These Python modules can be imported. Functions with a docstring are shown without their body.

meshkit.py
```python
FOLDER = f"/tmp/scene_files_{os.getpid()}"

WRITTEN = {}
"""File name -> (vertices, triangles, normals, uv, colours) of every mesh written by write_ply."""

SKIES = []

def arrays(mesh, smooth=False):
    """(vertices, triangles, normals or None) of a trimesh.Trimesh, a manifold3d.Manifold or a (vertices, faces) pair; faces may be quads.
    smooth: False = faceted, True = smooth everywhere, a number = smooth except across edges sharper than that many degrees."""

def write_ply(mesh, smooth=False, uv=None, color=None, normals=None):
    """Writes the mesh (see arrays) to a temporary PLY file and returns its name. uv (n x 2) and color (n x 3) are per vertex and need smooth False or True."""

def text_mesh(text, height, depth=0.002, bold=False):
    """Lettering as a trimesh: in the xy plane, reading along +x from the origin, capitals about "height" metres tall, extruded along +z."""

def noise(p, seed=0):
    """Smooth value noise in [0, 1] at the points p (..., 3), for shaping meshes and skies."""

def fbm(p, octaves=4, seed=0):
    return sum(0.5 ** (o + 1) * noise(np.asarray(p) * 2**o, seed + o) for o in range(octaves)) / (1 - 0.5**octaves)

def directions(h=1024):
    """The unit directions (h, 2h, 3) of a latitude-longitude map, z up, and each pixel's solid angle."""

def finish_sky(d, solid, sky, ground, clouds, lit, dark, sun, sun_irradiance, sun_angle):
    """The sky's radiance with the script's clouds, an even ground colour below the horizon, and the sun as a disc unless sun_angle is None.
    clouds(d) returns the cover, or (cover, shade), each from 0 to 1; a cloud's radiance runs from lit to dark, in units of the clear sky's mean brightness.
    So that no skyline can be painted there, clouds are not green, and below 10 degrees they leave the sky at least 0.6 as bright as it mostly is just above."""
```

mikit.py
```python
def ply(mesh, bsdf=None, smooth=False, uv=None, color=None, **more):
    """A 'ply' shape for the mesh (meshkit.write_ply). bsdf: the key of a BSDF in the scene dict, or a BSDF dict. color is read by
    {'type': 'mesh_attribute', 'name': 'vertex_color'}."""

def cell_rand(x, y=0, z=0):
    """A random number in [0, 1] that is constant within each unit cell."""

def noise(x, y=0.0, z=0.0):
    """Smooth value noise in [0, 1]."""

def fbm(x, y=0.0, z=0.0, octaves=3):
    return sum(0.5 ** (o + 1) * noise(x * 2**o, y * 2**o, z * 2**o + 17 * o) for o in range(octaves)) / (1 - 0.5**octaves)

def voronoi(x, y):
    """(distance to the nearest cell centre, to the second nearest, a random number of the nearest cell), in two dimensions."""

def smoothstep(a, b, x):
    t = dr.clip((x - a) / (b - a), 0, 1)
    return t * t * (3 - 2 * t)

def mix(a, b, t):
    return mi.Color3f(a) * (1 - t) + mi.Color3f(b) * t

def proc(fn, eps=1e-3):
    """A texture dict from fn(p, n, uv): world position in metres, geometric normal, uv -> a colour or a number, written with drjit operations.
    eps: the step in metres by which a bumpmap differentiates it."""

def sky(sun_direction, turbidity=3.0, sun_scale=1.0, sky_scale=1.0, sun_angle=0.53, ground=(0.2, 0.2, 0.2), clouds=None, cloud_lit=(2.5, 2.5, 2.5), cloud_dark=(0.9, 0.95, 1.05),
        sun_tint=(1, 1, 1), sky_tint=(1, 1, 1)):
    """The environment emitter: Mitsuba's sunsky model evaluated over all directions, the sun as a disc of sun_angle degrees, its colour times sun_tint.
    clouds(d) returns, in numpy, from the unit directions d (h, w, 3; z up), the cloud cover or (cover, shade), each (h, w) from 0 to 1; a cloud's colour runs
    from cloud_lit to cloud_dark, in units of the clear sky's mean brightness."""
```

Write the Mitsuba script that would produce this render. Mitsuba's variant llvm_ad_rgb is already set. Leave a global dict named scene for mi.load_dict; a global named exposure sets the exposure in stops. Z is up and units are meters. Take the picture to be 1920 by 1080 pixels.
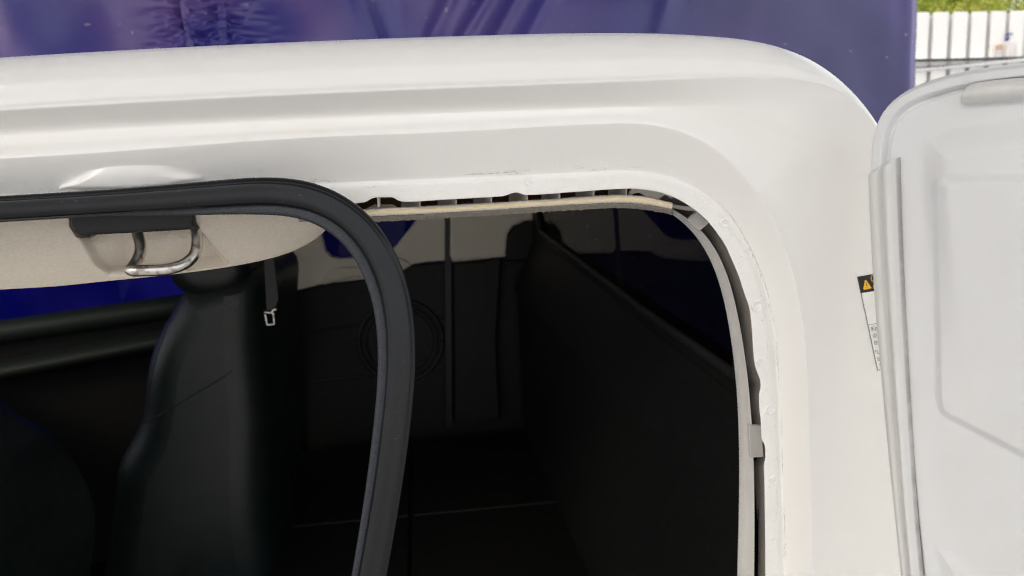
import math
import numpy as np
import trimesh
import mitsuba as mi
import drjit as dr
import mikit
import meshkit
from mikit import proc, noise, fbm, smoothstep, mix
from scipy.interpolate import splprep, splev, PchipInterpolator
from shapely.geometry import Polygon, LineString, Point

scene, labels = {'type': 'scene'}, {}
rng = np.random.default_rng(7)

# ------------------------------------------------------------------ camera, light, exposure
F = 1400.0                                   # focal length for a 1920 x 1080 frame
CAM = np.array([0.0, 0.0, 1.62])
YAW, PITCH, ROLL = math.radians(7.0), math.radians(-9.5), math.radians(2.2)
FW = np.array([math.sin(YAW) * math.cos(PITCH), math.cos(YAW) * math.cos(PITCH), math.sin(PITCH)])
R0 = np.cross(FW, [0, 0, 1.0]); R0 /= np.linalg.norm(R0)
U0 = np.cross(R0, FW)
UP = math.cos(ROLL) * U0 + math.sin(ROLL) * R0
RT = np.cross(FW, UP)
scene['camera'] = {
    'type': 'thinlens', 'fov': 2 * math.degrees(math.atan(960 / F)), 'fov_axis': 'x',
    'aperture_radius': 0.0013, 'focus_distance': 0.56, 'near_clip': 0.02, 'far_clip': 300.0,
    'to_world': mi.ScalarTransform4f().look_at(origin=CAM.tolist(), target=(CAM + FW).tolist(), up=UP.tolist())}
exposure = 2.55
scene['sky'] = mikit.sky((-0.75, -0.70, 0.60), turbidity=3, sun_scale=0.2, sun_angle=20, sun_tint=(0.90, 1.0, 1.16), ground=(0.5, 0.48, 0.45),
                         clouds=lambda d: np.ones(d.shape[:2]), cloud_lit=(2.07, 2.1, 2.2), cloud_dark=(1.6, 1.6, 1.6))


# ------------------------------------------------------------------ geometry helpers
def ray(u, v):
    u, v = np.asarray(u, float), np.asarray(v, float)
    return FW + (u[..., None] - 960) / F * RT - (v[..., None] - 540) / F * UP


def P(u, v, Y):
    """The point at depth Y (metres into the car) that the drawing coordinates u, v (1920 x 1080) stand for."""
    u, v, Y = np.broadcast_arrays(np.asarray(u, float), np.asarray(v, float), np.asarray(Y, float))
    d = ray(u, v)
    return CAM + d * ((Y - CAM[1]) / d[..., 1])[..., None]


def on_plane(u, v, p0, n):
    u, v = np.broadcast_arrays(np.asarray(u, float), np.asarray(v, float))
    d = ray(u, v)
    return CAM + d * (((p0 - CAM) @ n) / (d @ n))[..., None]


def spline(pts, n=400, s=0.0, closed=False):
    pts = np.asarray(pts, float)
    if closed:
        pts = np.vstack([pts, pts[:1]])
    tck, _ = splprep(pts.T, s=s, per=closed, k=3)
    return np.array(splev(np.linspace(0, 1, n), tck)).T


def grid_mesh(G, closed_u=False, closed_v=False):
    """A mesh from an (n, m, 3) array of points."""
    n, m = G.shape[:2]
    I = np.arange(n * m).reshape(n, m)
    if closed_u:
        I = np.vstack([I, I[:1]])
    if closed_v:
        I = np.hstack([I, I[:, :1]])
    q = np.stack([I[:-1, :-1], I[1:, :-1], I[1:, 1:], I[:-1, 1:]], -1).reshape(-1, 4)
    f = np.vstack([q[:, [0, 1, 2]], q[:, [0, 2, 3]]])
    return trimesh.Trimesh(G.reshape(-1, 3), f, process=False)


def sweep(path, section, nrm=None, cap=True, scale=None):
    """section (m, 2): first along the side vector, second towards nrm (per path point)."""
    path = np.asarray(path, float)
    T = np.gradient(path, axis=0); T /= np.linalg.norm(T, axis=1, keepdims=True)
    if nrm is None:
        nrm = CAM - path
    nrm = np.broadcast_to(np.asarray(nrm, float), path.shape)
    N = nrm - (nrm * T).sum(1, keepdims=True) * T
    N /= np.linalg.norm(N, axis=1, keepdims=True)
    S = np.cross(T, N)
    sec = np.asarray(section, float)
    sc = np.ones(len(path)) if scale is None else np.asarray(scale)
    G = path[:, None] + (S[:, None] * sec[None, :, :1] + N[:, None] * sec[None, :, 1:]) * sc[:, None, None]
    m = grid_mesh(G, closed_v=True)
    if cap:
        k = len(sec)
        v = np.vstack([m.vertices, G[0].mean(0), G[-1].mean(0)])
        a, b = len(v) - 2, len(v) - 1
        base = (len(path) - 1) * k
        f = [[a, (i + 1) % k, i] for i in range(k)] + [[b, base + i, base + (i + 1) % k] for i in range(k)]
        m = trimesh.Trimesh(v, np.vstack([m.faces, f]), process=False)
    return m


def tube(path, r, k=14, scale=None):
    a = np.linspace(0, 2 * np.pi, k, endpoint=False)
    return sweep(path, np.c_[np.cos(a), np.sin(a)] * r, scale=scale, nrm=None)


def cat(*ms):
    return trimesh.util.concatenate(list(ms))


def box(x0, x1, y0, y1, z0, z1):
    m = trimesh.creation.box(extents=(x1 - x0, y1 - y0, z1 - z0))
    m.apply_translation(((x0 + x1) / 2, (y0 + y1) / 2, (z0 + z1) / 2))
    return m


def rounded_box(x0, x1, y0, y1, z0, z1, r, seg=5):
    import manifold3d as m3
    s = m3.Manifold.sphere(r, 4 * seg)
    pts = [s.translate([x, y, z]) for x in (x0 + r, x1 - r) for y in (y0 + r, y1 - r) for z in (z0 + r, z1 - r)]
    return m3.Manifold.batch_hull(pts)


def plate(poly, to_world, depth, bevel=0.002, seg=4, holes=()):
    """A plate with a rounded front rim. poly: (n, 2) points or a shapely polygon; to_world(xy, h) gives the point h behind the front."""
    pg = poly if isinstance(poly, Polygon) else Polygon(poly)
    if not pg.is_valid:
        pg = pg.buffer(0)
    pg = Polygon(pg.exterior.coords, [h for h in holes])
    rings = [np.array(pg.exterior.coords)[:-1]] + [np.array(r.coords)[:-1] for r in pg.interiors]
    layers = [(bevel * (1 - math.sin(a)), bevel * (1 - math.cos(a))) for a in np.linspace(0, math.pi / 2, seg + 1)]
    prof = layers + [(0.0, depth)]              # (inset, depth behind the front)
    ms = []
    front = []
    for k, r in enumerate(rings):
        if LineString(np.vstack([r, r[:1]])).is_closed and Polygon(r).exterior.is_ccw == (k > 0):
            r = r[::-1]
        d = np.roll(r, -1, 0) - np.roll(r, 1, 0)
        d /= np.maximum(np.linalg.norm(d, axis=1, keepdims=True), 1e-12)
        nin = np.c_[-d[:, 1], d[:, 0]]
        lay = [to_world(r + nin * i, h) for i, h in [(layers[j][0], layers[j][1]) for j in range(len(layers))][::-1]]
        # from the front inset ring to the back
        seq = [to_world(r + nin * (bevel * (1 - math.sin(a))), bevel * (1 - math.sin(math.pi / 2 - (math.pi / 2 - a))) if False else bevel * (1 - math.cos(math.pi / 2 - a)) * 0 + bevel * (1 - math.cos(a)))
               for a in np.linspace(0, math.pi / 2, seg + 1)] + [to_world(r, depth)]
        ms.append(grid_mesh(np.array(seq), closed_v=True))
        front.append(r + nin * bevel)
    cap = Polygon(front[0], front[1:]) if len(front) > 1 else Polygon(front[0])
    if not cap.is_valid:
        cap = cap.buffer(0)
    for g in getattr(cap, 'geoms', [cap]):
        v, f = trimesh.creation.triangulate_polygon(g, engine='earcut')
        ms.append(trimesh.Trimesh(to_world(np.asarray(v), 0.0), f, process=False))
    back = Polygon(rings[0], rings[1:]) if len(rings) > 1 else Polygon(rings[0])
    v, f = trimesh.creation.triangulate_polygon(back if back.is_valid else back.buffer(0), engine='earcut')
    ms.append(trimesh.Trimesh(to_world(np.asarray(v), depth), f[:, ::-1], process=False))
    return cat(*ms)


def wall_plate(px, Y, depth=0.02, bevel=0.004, seg=4, holes=(), rnd=0, smooth_px=False):
    """A plate standing at depth Y whose outline is given in drawing coordinates."""
    def xz(pts):
        q = P(np.asarray(pts, float)[:, 0], np.asarray(pts, float)[:, 1], Y)
        return q[:, [0, 2]]
    pts = spline(px, 120, closed=True) if smooth_px else np.asarray(px, float)
    pg = Polygon(xz(pts))
    if rnd:
        pg = pg.buffer(-rnd).buffer(2 * rnd).buffer(-rnd)
    hs = []
    for h in holes:
        hp = Polygon(xz(h))
        if rnd:
            hp = hp.buffer(-rnd).buffer(rnd)
        hs.append(np.array(hp.exterior.coords)[:-1])
    return plate(pg, lambda q, h: np.c_[q[:, 0], np.full(len(q), Y + h), q[:, 1]], depth, bevel, seg, hs)


def add(key, mesh, bsdf, smooth=30, kind=None, label=None, **kw):
    base, i = key, 0
    while key in scene:
        i += 1
        key = f'{base}_{i:03d}'
    scene[key] = mikit.ply(mesh, bsdf, smooth, **kw)
    if kind or label:
        labels.setdefault(key, {})
        if kind: labels[key]['kind'] = kind
        if label: labels[key]['label'] = label
    return key


def tag(key, label, category=None, group=None, kind=None):
    labels[key] = {'label': label}
    if category: labels[key]['category'] = category
    if group: labels[key]['group'] = group
    if kind: labels[key]['kind'] = kind


# ------------------------------------------------------------------ materials
def mat(key, color, rough=0.5, spec=0.5, metallic=0.0, clearcoat=0.0, cc_gloss=0.9, sheen=0.0, bump=None, bump_scale=1.0, rough_tex=None):
    b = {'type': 'principled', 'roughness': rough_tex or rough, 'specular': spec, 'metallic': metallic,
         'clearcoat': clearcoat, 'clearcoat_gloss': cc_gloss, 'sheen': sheen}
    b['base_color'] = color if isinstance(color, dict) else {'type': 'rgb', 'value': list(color)}
    if bump is not None:
        b = {'type': 'bumpmap', 'arbitrary': bump, 'scale': bump_scale, 'bsdf': b}
    scene[key] = {'type': 'twosided', 'bsdf': b}


WHITE = (0.80, 0.80, 0.785)


def body_color(p, n, uv):
    v, s = uv.y, uv.x
    speck = smoothstep(0.72, 0.84, noise(s * 1100, v * 70, 3.0)) * smoothstep(0.5, 0.8, noise(s * 70, v * 4, 5.0))
    band = dr.exp(-dr.square((v - 2.12) / 0.09)) + 0.45 * dr.exp(-dr.square((v - 1.72) / 0.12))
    line = dr.exp(-dr.square((v - 2.14 - 0.05 * noise(s * 30, 1.0, 8.0)) / 0.028)) * smoothstep(0.45, 0.85, noise(s * 35, 7.0, 2.0)) * 0.30
    fine = smoothstep(0.90, 0.96, noise(s * 800, v * 40, 9.0)) * smoothstep(0.7, 0.3, dr.abs(v - 1.5)) * 0.35
    dirt = dr.clip(band * speck * 1.1 + 2.4 * line * noise(s * 600, v * 40, 2.0) + fine, 0, 0.7)
    film = smoothstep(0.5, 0.8, fbm(s * 9, v * 1.3, 4.0)) * smoothstep(3.2, 3.6, v) * smoothstep(4.9, 4.2, v)
    c = mix(WHITE, (0.78, 0.75, 0.67), film * 0.45)
    return mix(c, (0.16, 0.14, 0.12), dirt)


mat('white_paint', proc(body_color), rough=0.2, spec=0.5, clearcoat=1.0, cc_gloss=0.97)
mat('plain_white_paint', WHITE, rough=0.25, spec=0.5, clearcoat=0.8, cc_gloss=0.95)


def door_color(p, n, uv):
    d = uv.x                                  # distance from the rim, in drawing units
    line = dr.exp(-dr.square((d - 34) / 3.0)) * smoothstep(0.3, 0.8, noise(p.z * 60, p.x * 60, p.y * 40)) * smoothstep(1.60, 1.64, p.z)
    c = mix((0.68, 0.70, 0.725), (0.64, 0.655, 0.675), fbm(p.x * 30, p.y * 30, p.z * 18))
    return mix(c, (0.2, 0.18, 0.16), line * 0.45)


mat('door_paint', proc(door_color), rough=0.33, spec=0.5, clearcoat=0.3, cc_gloss=0.8)
mat('strip_vinyl', proc(lambda p, n, uv: mix(mix((0.68, 0.69, 0.695), (0.58, 0.585, 0.58), fbm(p.z * 30, p.x * 160, p.y * 90)), (0.12, 0.10, 0.09),
                                             smoothstep(0.955, 0.99, uv.y) * (0.35 + 0.35 * fbm(p.z * 120, 3.0, 1.0))
                                             + smoothstep(0.45, 0.5, uv.y) * smoothstep(0.58, 0.52, uv.y) * 0.12)), rough=0.5, spec=0.4)
mat('rubber', proc(lambda p, n, uv: mix(mix((0.0045, 0.0055, 0.0075), (0.009, 0.0105, 0.0140), fbm(p.x * 70, p.y * 70, p.z * 40)), (0.22, 0.24, 0.26),
                                        smoothstep(0.93, 0.96, noise(p.x * 520, p.y * 520, p.z * 520)) * 0.25)), rough=0.2, spec=0.24, clearcoat=0.35, cc_gloss=0.9)
mat('rubber_lip', proc(lambda p, n, uv: mix((0.020, 0.024, 0.032), (0.042, 0.048, 0.060), noise(p.x * 900, p.y * 900, p.z * 900))), rough=0.5, spec=0.35,
    bump=proc(lambda p, n, uv: fbm(p.x * 900, p.y * 900, p.z * 900) * 0.0006, eps=2e-4))
mat('black_plastic', (0.012, 0.012, 0.013), rough=0.45, spec=0.35)
mat('black_trim', proc(lambda p, n, uv: mix((0.0034, 0.0037, 0.0037), (0.006, 0.0064, 0.0063), noise(p.x * 160, p.y * 160, p.z * 160))), rough=0.55, spec=0.3)
mat('green_black_trim', (0.010, 0.0165, 0.0125), rough=0.6, spec=0.35)
mat('leather', proc(lambda p, n, uv: mix((0.0035, 0.0070, 0.0064), (0.007, 0.0125, 0.0118), fbm(p.x * 40, p.y * 40, p.z * 40))), rough=0.42, spec=0.45,
    bump=proc(lambda p, n, uv: fbm(p.x * 300, p.y * 300, p.z * 300) * 0.00025, eps=5e-4))
mat('beige_trim', proc(lambda p, n, uv: mix((0.54, 0.49, 0.415), (0.60, 0.55, 0.47), noise(p.x * 700, p.y * 700, p.z * 700))), rough=0.55, spec=0.35,
    bump=proc(lambda p, n, uv: fbm(p.x * 750, p.y * 750, p.z * 750, octaves=2) * 0.0007, eps=2e-4))
mat('smooth_beige', (0.54, 0.49, 0.42), rough=0.45, spec=0.4)
mat('far_beige', (0.64, 0.60, 0.51), rough=0.5, spec=0.35)
mat('grey_trim', proc(lambda p, n, uv: mix((0.60, 0.59, 0.575), (0.52, 0.51, 0.50), fbm(p.z * 25, p.x * 25, p.y * 25))), rough=0.4, spec=0.4)
mat('shadow_metal', (0.36, 0.34, 0.32), rough=0.5)  # white-painted inner metal, with the shade of the slot put into its grey
mat('brown_fibre', proc(lambda p, n, uv: mix((0.11, 0.065, 0.04), (0.20, 0.12, 0.07), noise(p.x * 800, p.y * 800, p.z * 800))), rough=0.9, spec=0.1)
mat('fin_plastic', (0.66, 0.64, 0.60), rough=0.45)


def foam_color(p, n, uv):
    y = smoothstep(0.33, 0.42, uv.y) * smoothstep(0.72, 0.62, uv.y) * smoothstep(0.32, 0.55, fbm(uv.x * 55, 2.0, 5.0) + 0.25 * smoothstep(0.15, 0.3, uv.x))
    base = mix((0.68, 0.60, 0.53), (0.78, 0.72, 0.64), noise(p.x * 1200, p.y * 1200, p.z * 1200))
    edge = smoothstep(0.16, 0.0, uv.y)
    c = mix(base, (0.50, 0.36, 0.28), edge * 0.6)
    return mix(c, mix((0.78, 0.66, 0.33), (0.86, 0.76, 0.45), noise(p.x * 900, p.z * 900, 1.0)), y)


mat('foam', proc(foam_color), rough=0.9, spec=0.1, bump=proc(lambda p, n, uv: fbm(p.x * 900, p.y * 900, p.z * 900) * 0.0012, eps=2e-4))
mat('headliner_fabric', proc(lambda p, n, uv: mix((0.17, 0.16, 0.14), (0.36, 0.34, 0.30), noise(p.x * 1500, p.y * 1500, p.z * 1500))), rough=0.95, spec=0.1, sheen=0.4)
mat('steel', proc(lambda p, n, uv: mix((0.74, 0.71, 0.67), (0.36, 0.30, 0.25), smoothstep(0.5, 0.75, fbm(p.x * 260, p.y * 260, p.z * 160)))), metallic=1.0, rough=0.3,
    rough_tex=proc(lambda p, n, uv: 0.16 + 0.2 * fbm(p.x * 300, p.y * 300, p.z * 300)))
def tarp_color(p, n, uv):  # lavender sheen and dark fold zones are painted into the colour
    sheen_mask = smoothstep(0.36, 0.64, fbm(p.x * 2.6 + 5.3, 1.0, p.z * 2.2 + p.x * 0.8, octaves=2))
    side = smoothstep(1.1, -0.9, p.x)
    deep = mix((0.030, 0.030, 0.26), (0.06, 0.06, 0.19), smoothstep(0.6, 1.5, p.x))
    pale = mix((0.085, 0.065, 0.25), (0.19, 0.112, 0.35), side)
    c = mix(deep, pale, 0.08 + 0.80 * sheen_mask)
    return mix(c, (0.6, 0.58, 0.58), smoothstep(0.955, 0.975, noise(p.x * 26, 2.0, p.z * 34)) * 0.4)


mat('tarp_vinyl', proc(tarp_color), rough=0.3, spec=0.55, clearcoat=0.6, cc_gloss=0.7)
mat('fence_white', (0.84, 0.84, 0.82), rough=0.5)
mat('added_canopy_vinyl', (0.42, 0.42, 0.44), rough=0.6)
mat('fence_grey', (0.6, 0.6, 0.61), rough=0.5)
mat('dark_cable', (0.03, 0.03, 0.032), rough=0.5)
mat('concrete', proc(lambda p, n, uv: mix((0.50, 0.48, 0.45), (0.60, 0.58, 0.54), fbm(p.x * 2, p.y * 2, 1.0, octaves=5))), rough=0.9, spec=0.1)
mat('bark', proc(lambda p, n, uv: mix((0.10, 0.075, 0.05), (0.2, 0.16, 0.12), fbm(p.x * 30, p.y * 30, p.z * 6))), rough=0.9, spec=0.1)
mat('bottle_white', (0.72, 0.70, 0.68), rough=0.3)
mat('pump_blue', (0.01, 0.03, 0.22), rough=0.3)
mat('label_tan', (0.55, 0.36, 0.27), rough=0.5)
mat('print_black', (0.012, 0.011, 0.011), rough=0.35)
mat('print_amber', (0.85, 0.47, 0.02), rough=0.4)
mat('print_white', (0.80, 0.80, 0.78), rough=0.2, clearcoat=1.0)
mat('print_grey', (0.19, 0.21, 0.20), rough=0.4)
mat('clear_drop', (0.86, 0.86, 0.84), rough=0.05, clearcoat=1.0)
scene['tinted_glass'] = {'type': 'thindielectric', 'int_ior': 1.5, 'specular_transmittance': {'type': 'rgb', 'value': [0.16, 0.18, 0.40]}, 'specular_reflectance': {'type': 'rgb', 'value': [0.08, 0.08, 0.08]}}
scene['blue_glass'] = {'type': 'thindielectric', 'int_ior': 1.5, 'specular_transmittance': {'type': 'rgb', 'value': [0.24, 0.29, 0.70]}, 'specular_reflectance': {'type': 'rgb', 'value': [0.05, 0.05, 0.05]}}
scene['dark_glass'] = {'type': 'thindielectric', 'int_ior': 1.5, 'specular_transmittance': {'type': 'rgb', 'value': [0.13, 0.14, 0.17]}, 'specular_reflectance': {'type': 'rgb', 'value': [0.4, 0.4, 0.4]}}
for k, c in enumerate([(0.56, 0.60, 0.12), (0.36, 0.46, 0.10), (0.68, 0.66, 0.20)]):
    scene[f'leaf_green_{k}'] = {'type': 'principledthin', 'base_color': {'type': 'rgb', 'value': list(c)}, 'roughness': 0.5, 'diff_trans': 0.9}

# ------------------------------------------------------------------ the truck: side of the cab round the door opening
YF = 0.565                                    # depth of the door flange
C0 = [(-700, 455), (-300, 430), (0, 412), (400, 394), (650, 384), (673, 382), (686, 380), (698, 373), (712, 371), (735, 371), (746, 377), (757, 380), (830, 376), (900, 372), (944, 369),
      (956, 365), (967, 362), (976, 364), (985, 367), (1080, 361), (1183, 355), (1210, 357), (1233, 361), (1267, 373), (1300, 393), (1327, 417), (1343, 437), (1360, 463), (1372, 490),
      (1382, 513), (1395, 552), (1404, 580), (1408, 613), (1411, 660), (1413, 680), (1418, 697), (1424, 713), (1425, 725), (1422, 740), (1422, 755), (1425, 790), (1427, 823), (1433, 836),
      (1434, 855), (1431, 874), (1432, 905), (1433, 960), (1434, 1080), (1437, 1320)]
C1 = [(-700, 425), (-300, 386), (0, 366), (400, 350), (667, 340), (867, 334), (1100, 323), (1167, 321), (1215, 322), (1267, 333), (1310, 355), (1350, 392), (1385, 438), (1405, 475),
      (1422, 515), (1437, 555), (1447, 600), (1453, 660), (1457, 721), (1459, 803), (1463, 868), (1466, 945), (1469, 1080), (1475, 1320)]
C3 = [(-700, 330), (-300, 308), (0, 296), (160, 285), (360, 269), (640, 253), (790, 245), (973, 237), (1123, 230), (1190, 229), (1240, 233), (1285, 246), (1330, 268), (1370, 300), (1413, 351),
      (1440, 391), (1461, 432), (1478, 477), (1493, 528), (1503, 580), (1510, 640), (1517, 742), (1521, 850), (1524, 1080), (1526, 1320)]
C35 = [(-700, 316), (-300, 290), (0, 277), (320, 255), (640, 237), (973, 222), (1190, 213), (1260, 215), (1325, 226), (1390, 256), (1440, 298), (1490, 362), (1530, 430), (1558, 500), (1577, 570),
       (1590, 650), (1602, 760), (1609, 860), (1614, 940), (1619, 1080), (1626, 1320)]
C4 = [(-700, 292), (-300, 266), (0, 250), (213, 238), (433, 224), (640, 216), (907, 207), (1140, 198), (1280, 195), (1400, 193), (1470, 196), (1530, 205), (1585, 225), (1622, 253), (1655, 310),
      (1680, 400), (1697, 520), (1706, 640), (1715, 800), (1722, 1080), (1726, 1320)]
C5 = [(-700, 262), (-300, 229), (0, 208), (213, 196), (427, 185), (640, 174), (973, 160), (1140, 155), (1280, 150.5), (1400, 149), (1480, 150), (1540, 157), (1590, 181), (1630, 224), (1665, 290),
      (1692, 380), (1712, 510), (1722, 640), (1732, 800), (1740, 1080), (1744, 1320)]
C6 = [(-700, 160), (-300, 128), (0, 105), (160, 95), (427, 82), (640, 72.5), (960, 64), (1200, 62), (1340, 65.5), (1420, 74), (1480, 90), (1533, 114), (1575, 148), (1605, 182), (1640, 226), (1680, 295),
      (1715, 390), (1738, 510), (1752, 640), (1766, 800), (1776, 1080), (1780, 1320)]
CEN = (1150.0, 640.0)
ST_TOP = np.arange(-690, 1150, 5.0)
ST_ANG = np.linspace(math.pi / 2, 0, 190)[:-1]
ST_BOT = np.arange(640, 1310, 4.0)


def stations(pts, s):
    if s is None:                             # keeps the scallops of the flange edge
        a_ = np.asarray(pts, float)
        l_ = np.concatenate([[0], np.cumsum(np.linalg.norm(np.diff(a_, axis=0), axis=1))])
        q = PchipInterpolator(l_, a_)(np.linspace(0, l_[-1], 8000))
    else:
        q = spline(pts, 6000, s=s)
    out = []
    t = q[q[:, 0] <= CEN[0] + 1]
    o = np.argsort(t[:, 0])
    out.append(np.c_[ST_TOP, np.interp(ST_TOP, t[o, 0], t[o, 1])])
    c = q[(q[:, 0] >= CEN[0] - 5) & (q[:, 1] <= CEN[1] + 5)]
    ang, rad = np.arctan2(CEN[1] - c[:, 1], c[:, 0] - CEN[0]), np.hypot(CEN[1] - c[:, 1], c[:, 0] - CEN[0])
    o = np.argsort(ang)
    r = np.interp(ST_ANG, ang[o], rad[o])
    out.append(np.c_[CEN[0] + r * np.cos(ST_ANG), CEN[1] - r * np.sin(ST_ANG)])
    b = q[q[:, 1] >= CEN[1] - 1]
    o = np.argsort(b[:, 1])
    out.append(np.c_[np.interp(ST_BOT, b[o, 1], b[o, 0]), ST_BOT])
    return np.vstack(out)


S0, S1, S3, S35, S4, S5, S6 = (stations(c, s) for c, s in ((C0, None), (C1, 25), (C3, 25), (C35, 40), (C4, 40), (C5, 30), (C6, 30)))
NS = len(S0)
a_side = np.clip((np.arange(NS) - len(ST_TOP)) / len(ST_ANG), 0, 1)        # 0 on the roof rail, 1 on the pillar
a_s = a_side * a_side * (3 - 2 * a_side)


def lerp(a, b, t):
    return a + (b - a) * t


# rows of the cross-section: (contour, depth, sharpness of the fold, position for the dirt)
fall = np.clip((np.arange(NS) - (len(ST_TOP) - 20)) / (len(ST_ANG) * 0.75), 0, 1); fall = fall * fall * (3 - 2 * fall)   # the drip step dies out round the corner
rows = [(lerp(S0, S1, 0.5), YF + 0.012, 0.0, -1.0),
        (lerp(S0, S1, 0.03), YF + 0.0014, 0.1, 0.0),
        (lerp(S0, S1, 0.04), YF - 0.0002, 0.3, 1.0),
        (lerp(S0, S1, 0.80), YF - 0.0012, 0.25, 1.8),
        (lerp(S1, S3, 0.0), YF + 0.0006, 0.35, 2.0),
        (lerp(S1, S3, 0.13), YF - 0.0022, 0.5, 2.3),
        (lerp(S1, S3, 0.96), YF - 0.0190, 0.10, 2.9),
        (lerp(S3, S35, 0.16), YF - 0.0183, 0.45, 3.1),
        (S35, YF - 0.0187, 0.25, 4.0),
        (S4, YF - 0.0172 - 0.008 * fall, 0.30, 5.0),
        (S5, YF - 0.0335 + 0.006 * fall, 0.18, 6.0),
        (lerp(S5, S6, 0.055), YF - 0.0340 + 0.006 * fall, 0.40, 6.2),
        (lerp(S5, S6, 0.13), YF - 0.0318 + 0.004 * fall, 0.45, 6.3),
        (lerp(S5, S6, 0.50), YF - 0.0310 + 0.004 * fall, 0.5, 7.0),
        (lerp(S5, S6, 0.86), YF - 0.022, 0.5, 8.0),
        (S6, YF - 0.002, 0.5, 9.0)]
Q = np.array([P(r[:, 0], r[:, 1], np.broadcast_to(y, NS)) for r, y, _, _ in rows])
outw = np.stack([np.gradient(Q[-1][:, 0]), np.zeros(NS), np.gradient(Q[-1][:, 2])], 1)
outw = np.stack([-outw[:, 2], np.zeros(NS), outw[:, 0]], 1)
outw /= np.linalg.norm(outw, axis=1, keepdims=True)
deep = lerp(1.45, 0.16, np.clip(a_side * 1.8, 0, 1))[:, None]
Q = np.concatenate([Q, (Q[-1] + outw * 0.010 + [0, 0.075, 0])[None], (Q[-1] + outw * 0.014 + np.array([0, 1.0, 0]) * deep)[None]])
sharp = [r[2] for r in rows] + [0.5, 0]
vpos = [r[3] for r in rows] + [10.0, 11.0]
prof, vv = [Q[0]], [vpos[0]]
for j in range(1, len(Q) - 1):
    A, B = lerp(Q[j], Q[j - 1], sharp[j]), lerp(Q[j], Q[j + 1], sharp[j])
    va, vb = lerp(vpos[j], vpos[j - 1], sharp[j]), lerp(vpos[j], vpos[j + 1], sharp[j])
    n_in = 14 if j in (6, 7, 8) else 4
    pa, pv = prof[-1], vv[-1]
    for t in np.linspace(0, 1, n_in + 1)[1:]:
        prof.append(lerp(pa, A, t)); vv.append(lerp(pv, va, t))
    for t in np.linspace(0, 1, 8)[1:]:
        prof.append((1 - t) ** 2 * A + 2 * t * (1 - t) * Q[j] + t * t * B); vv.append((1 - t) ** 2 * va + 2 * t * (1 - t) * vpos[j] + t * t * vb)
prof.append(Q[-1]); vv.append(vpos[-1])
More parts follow.
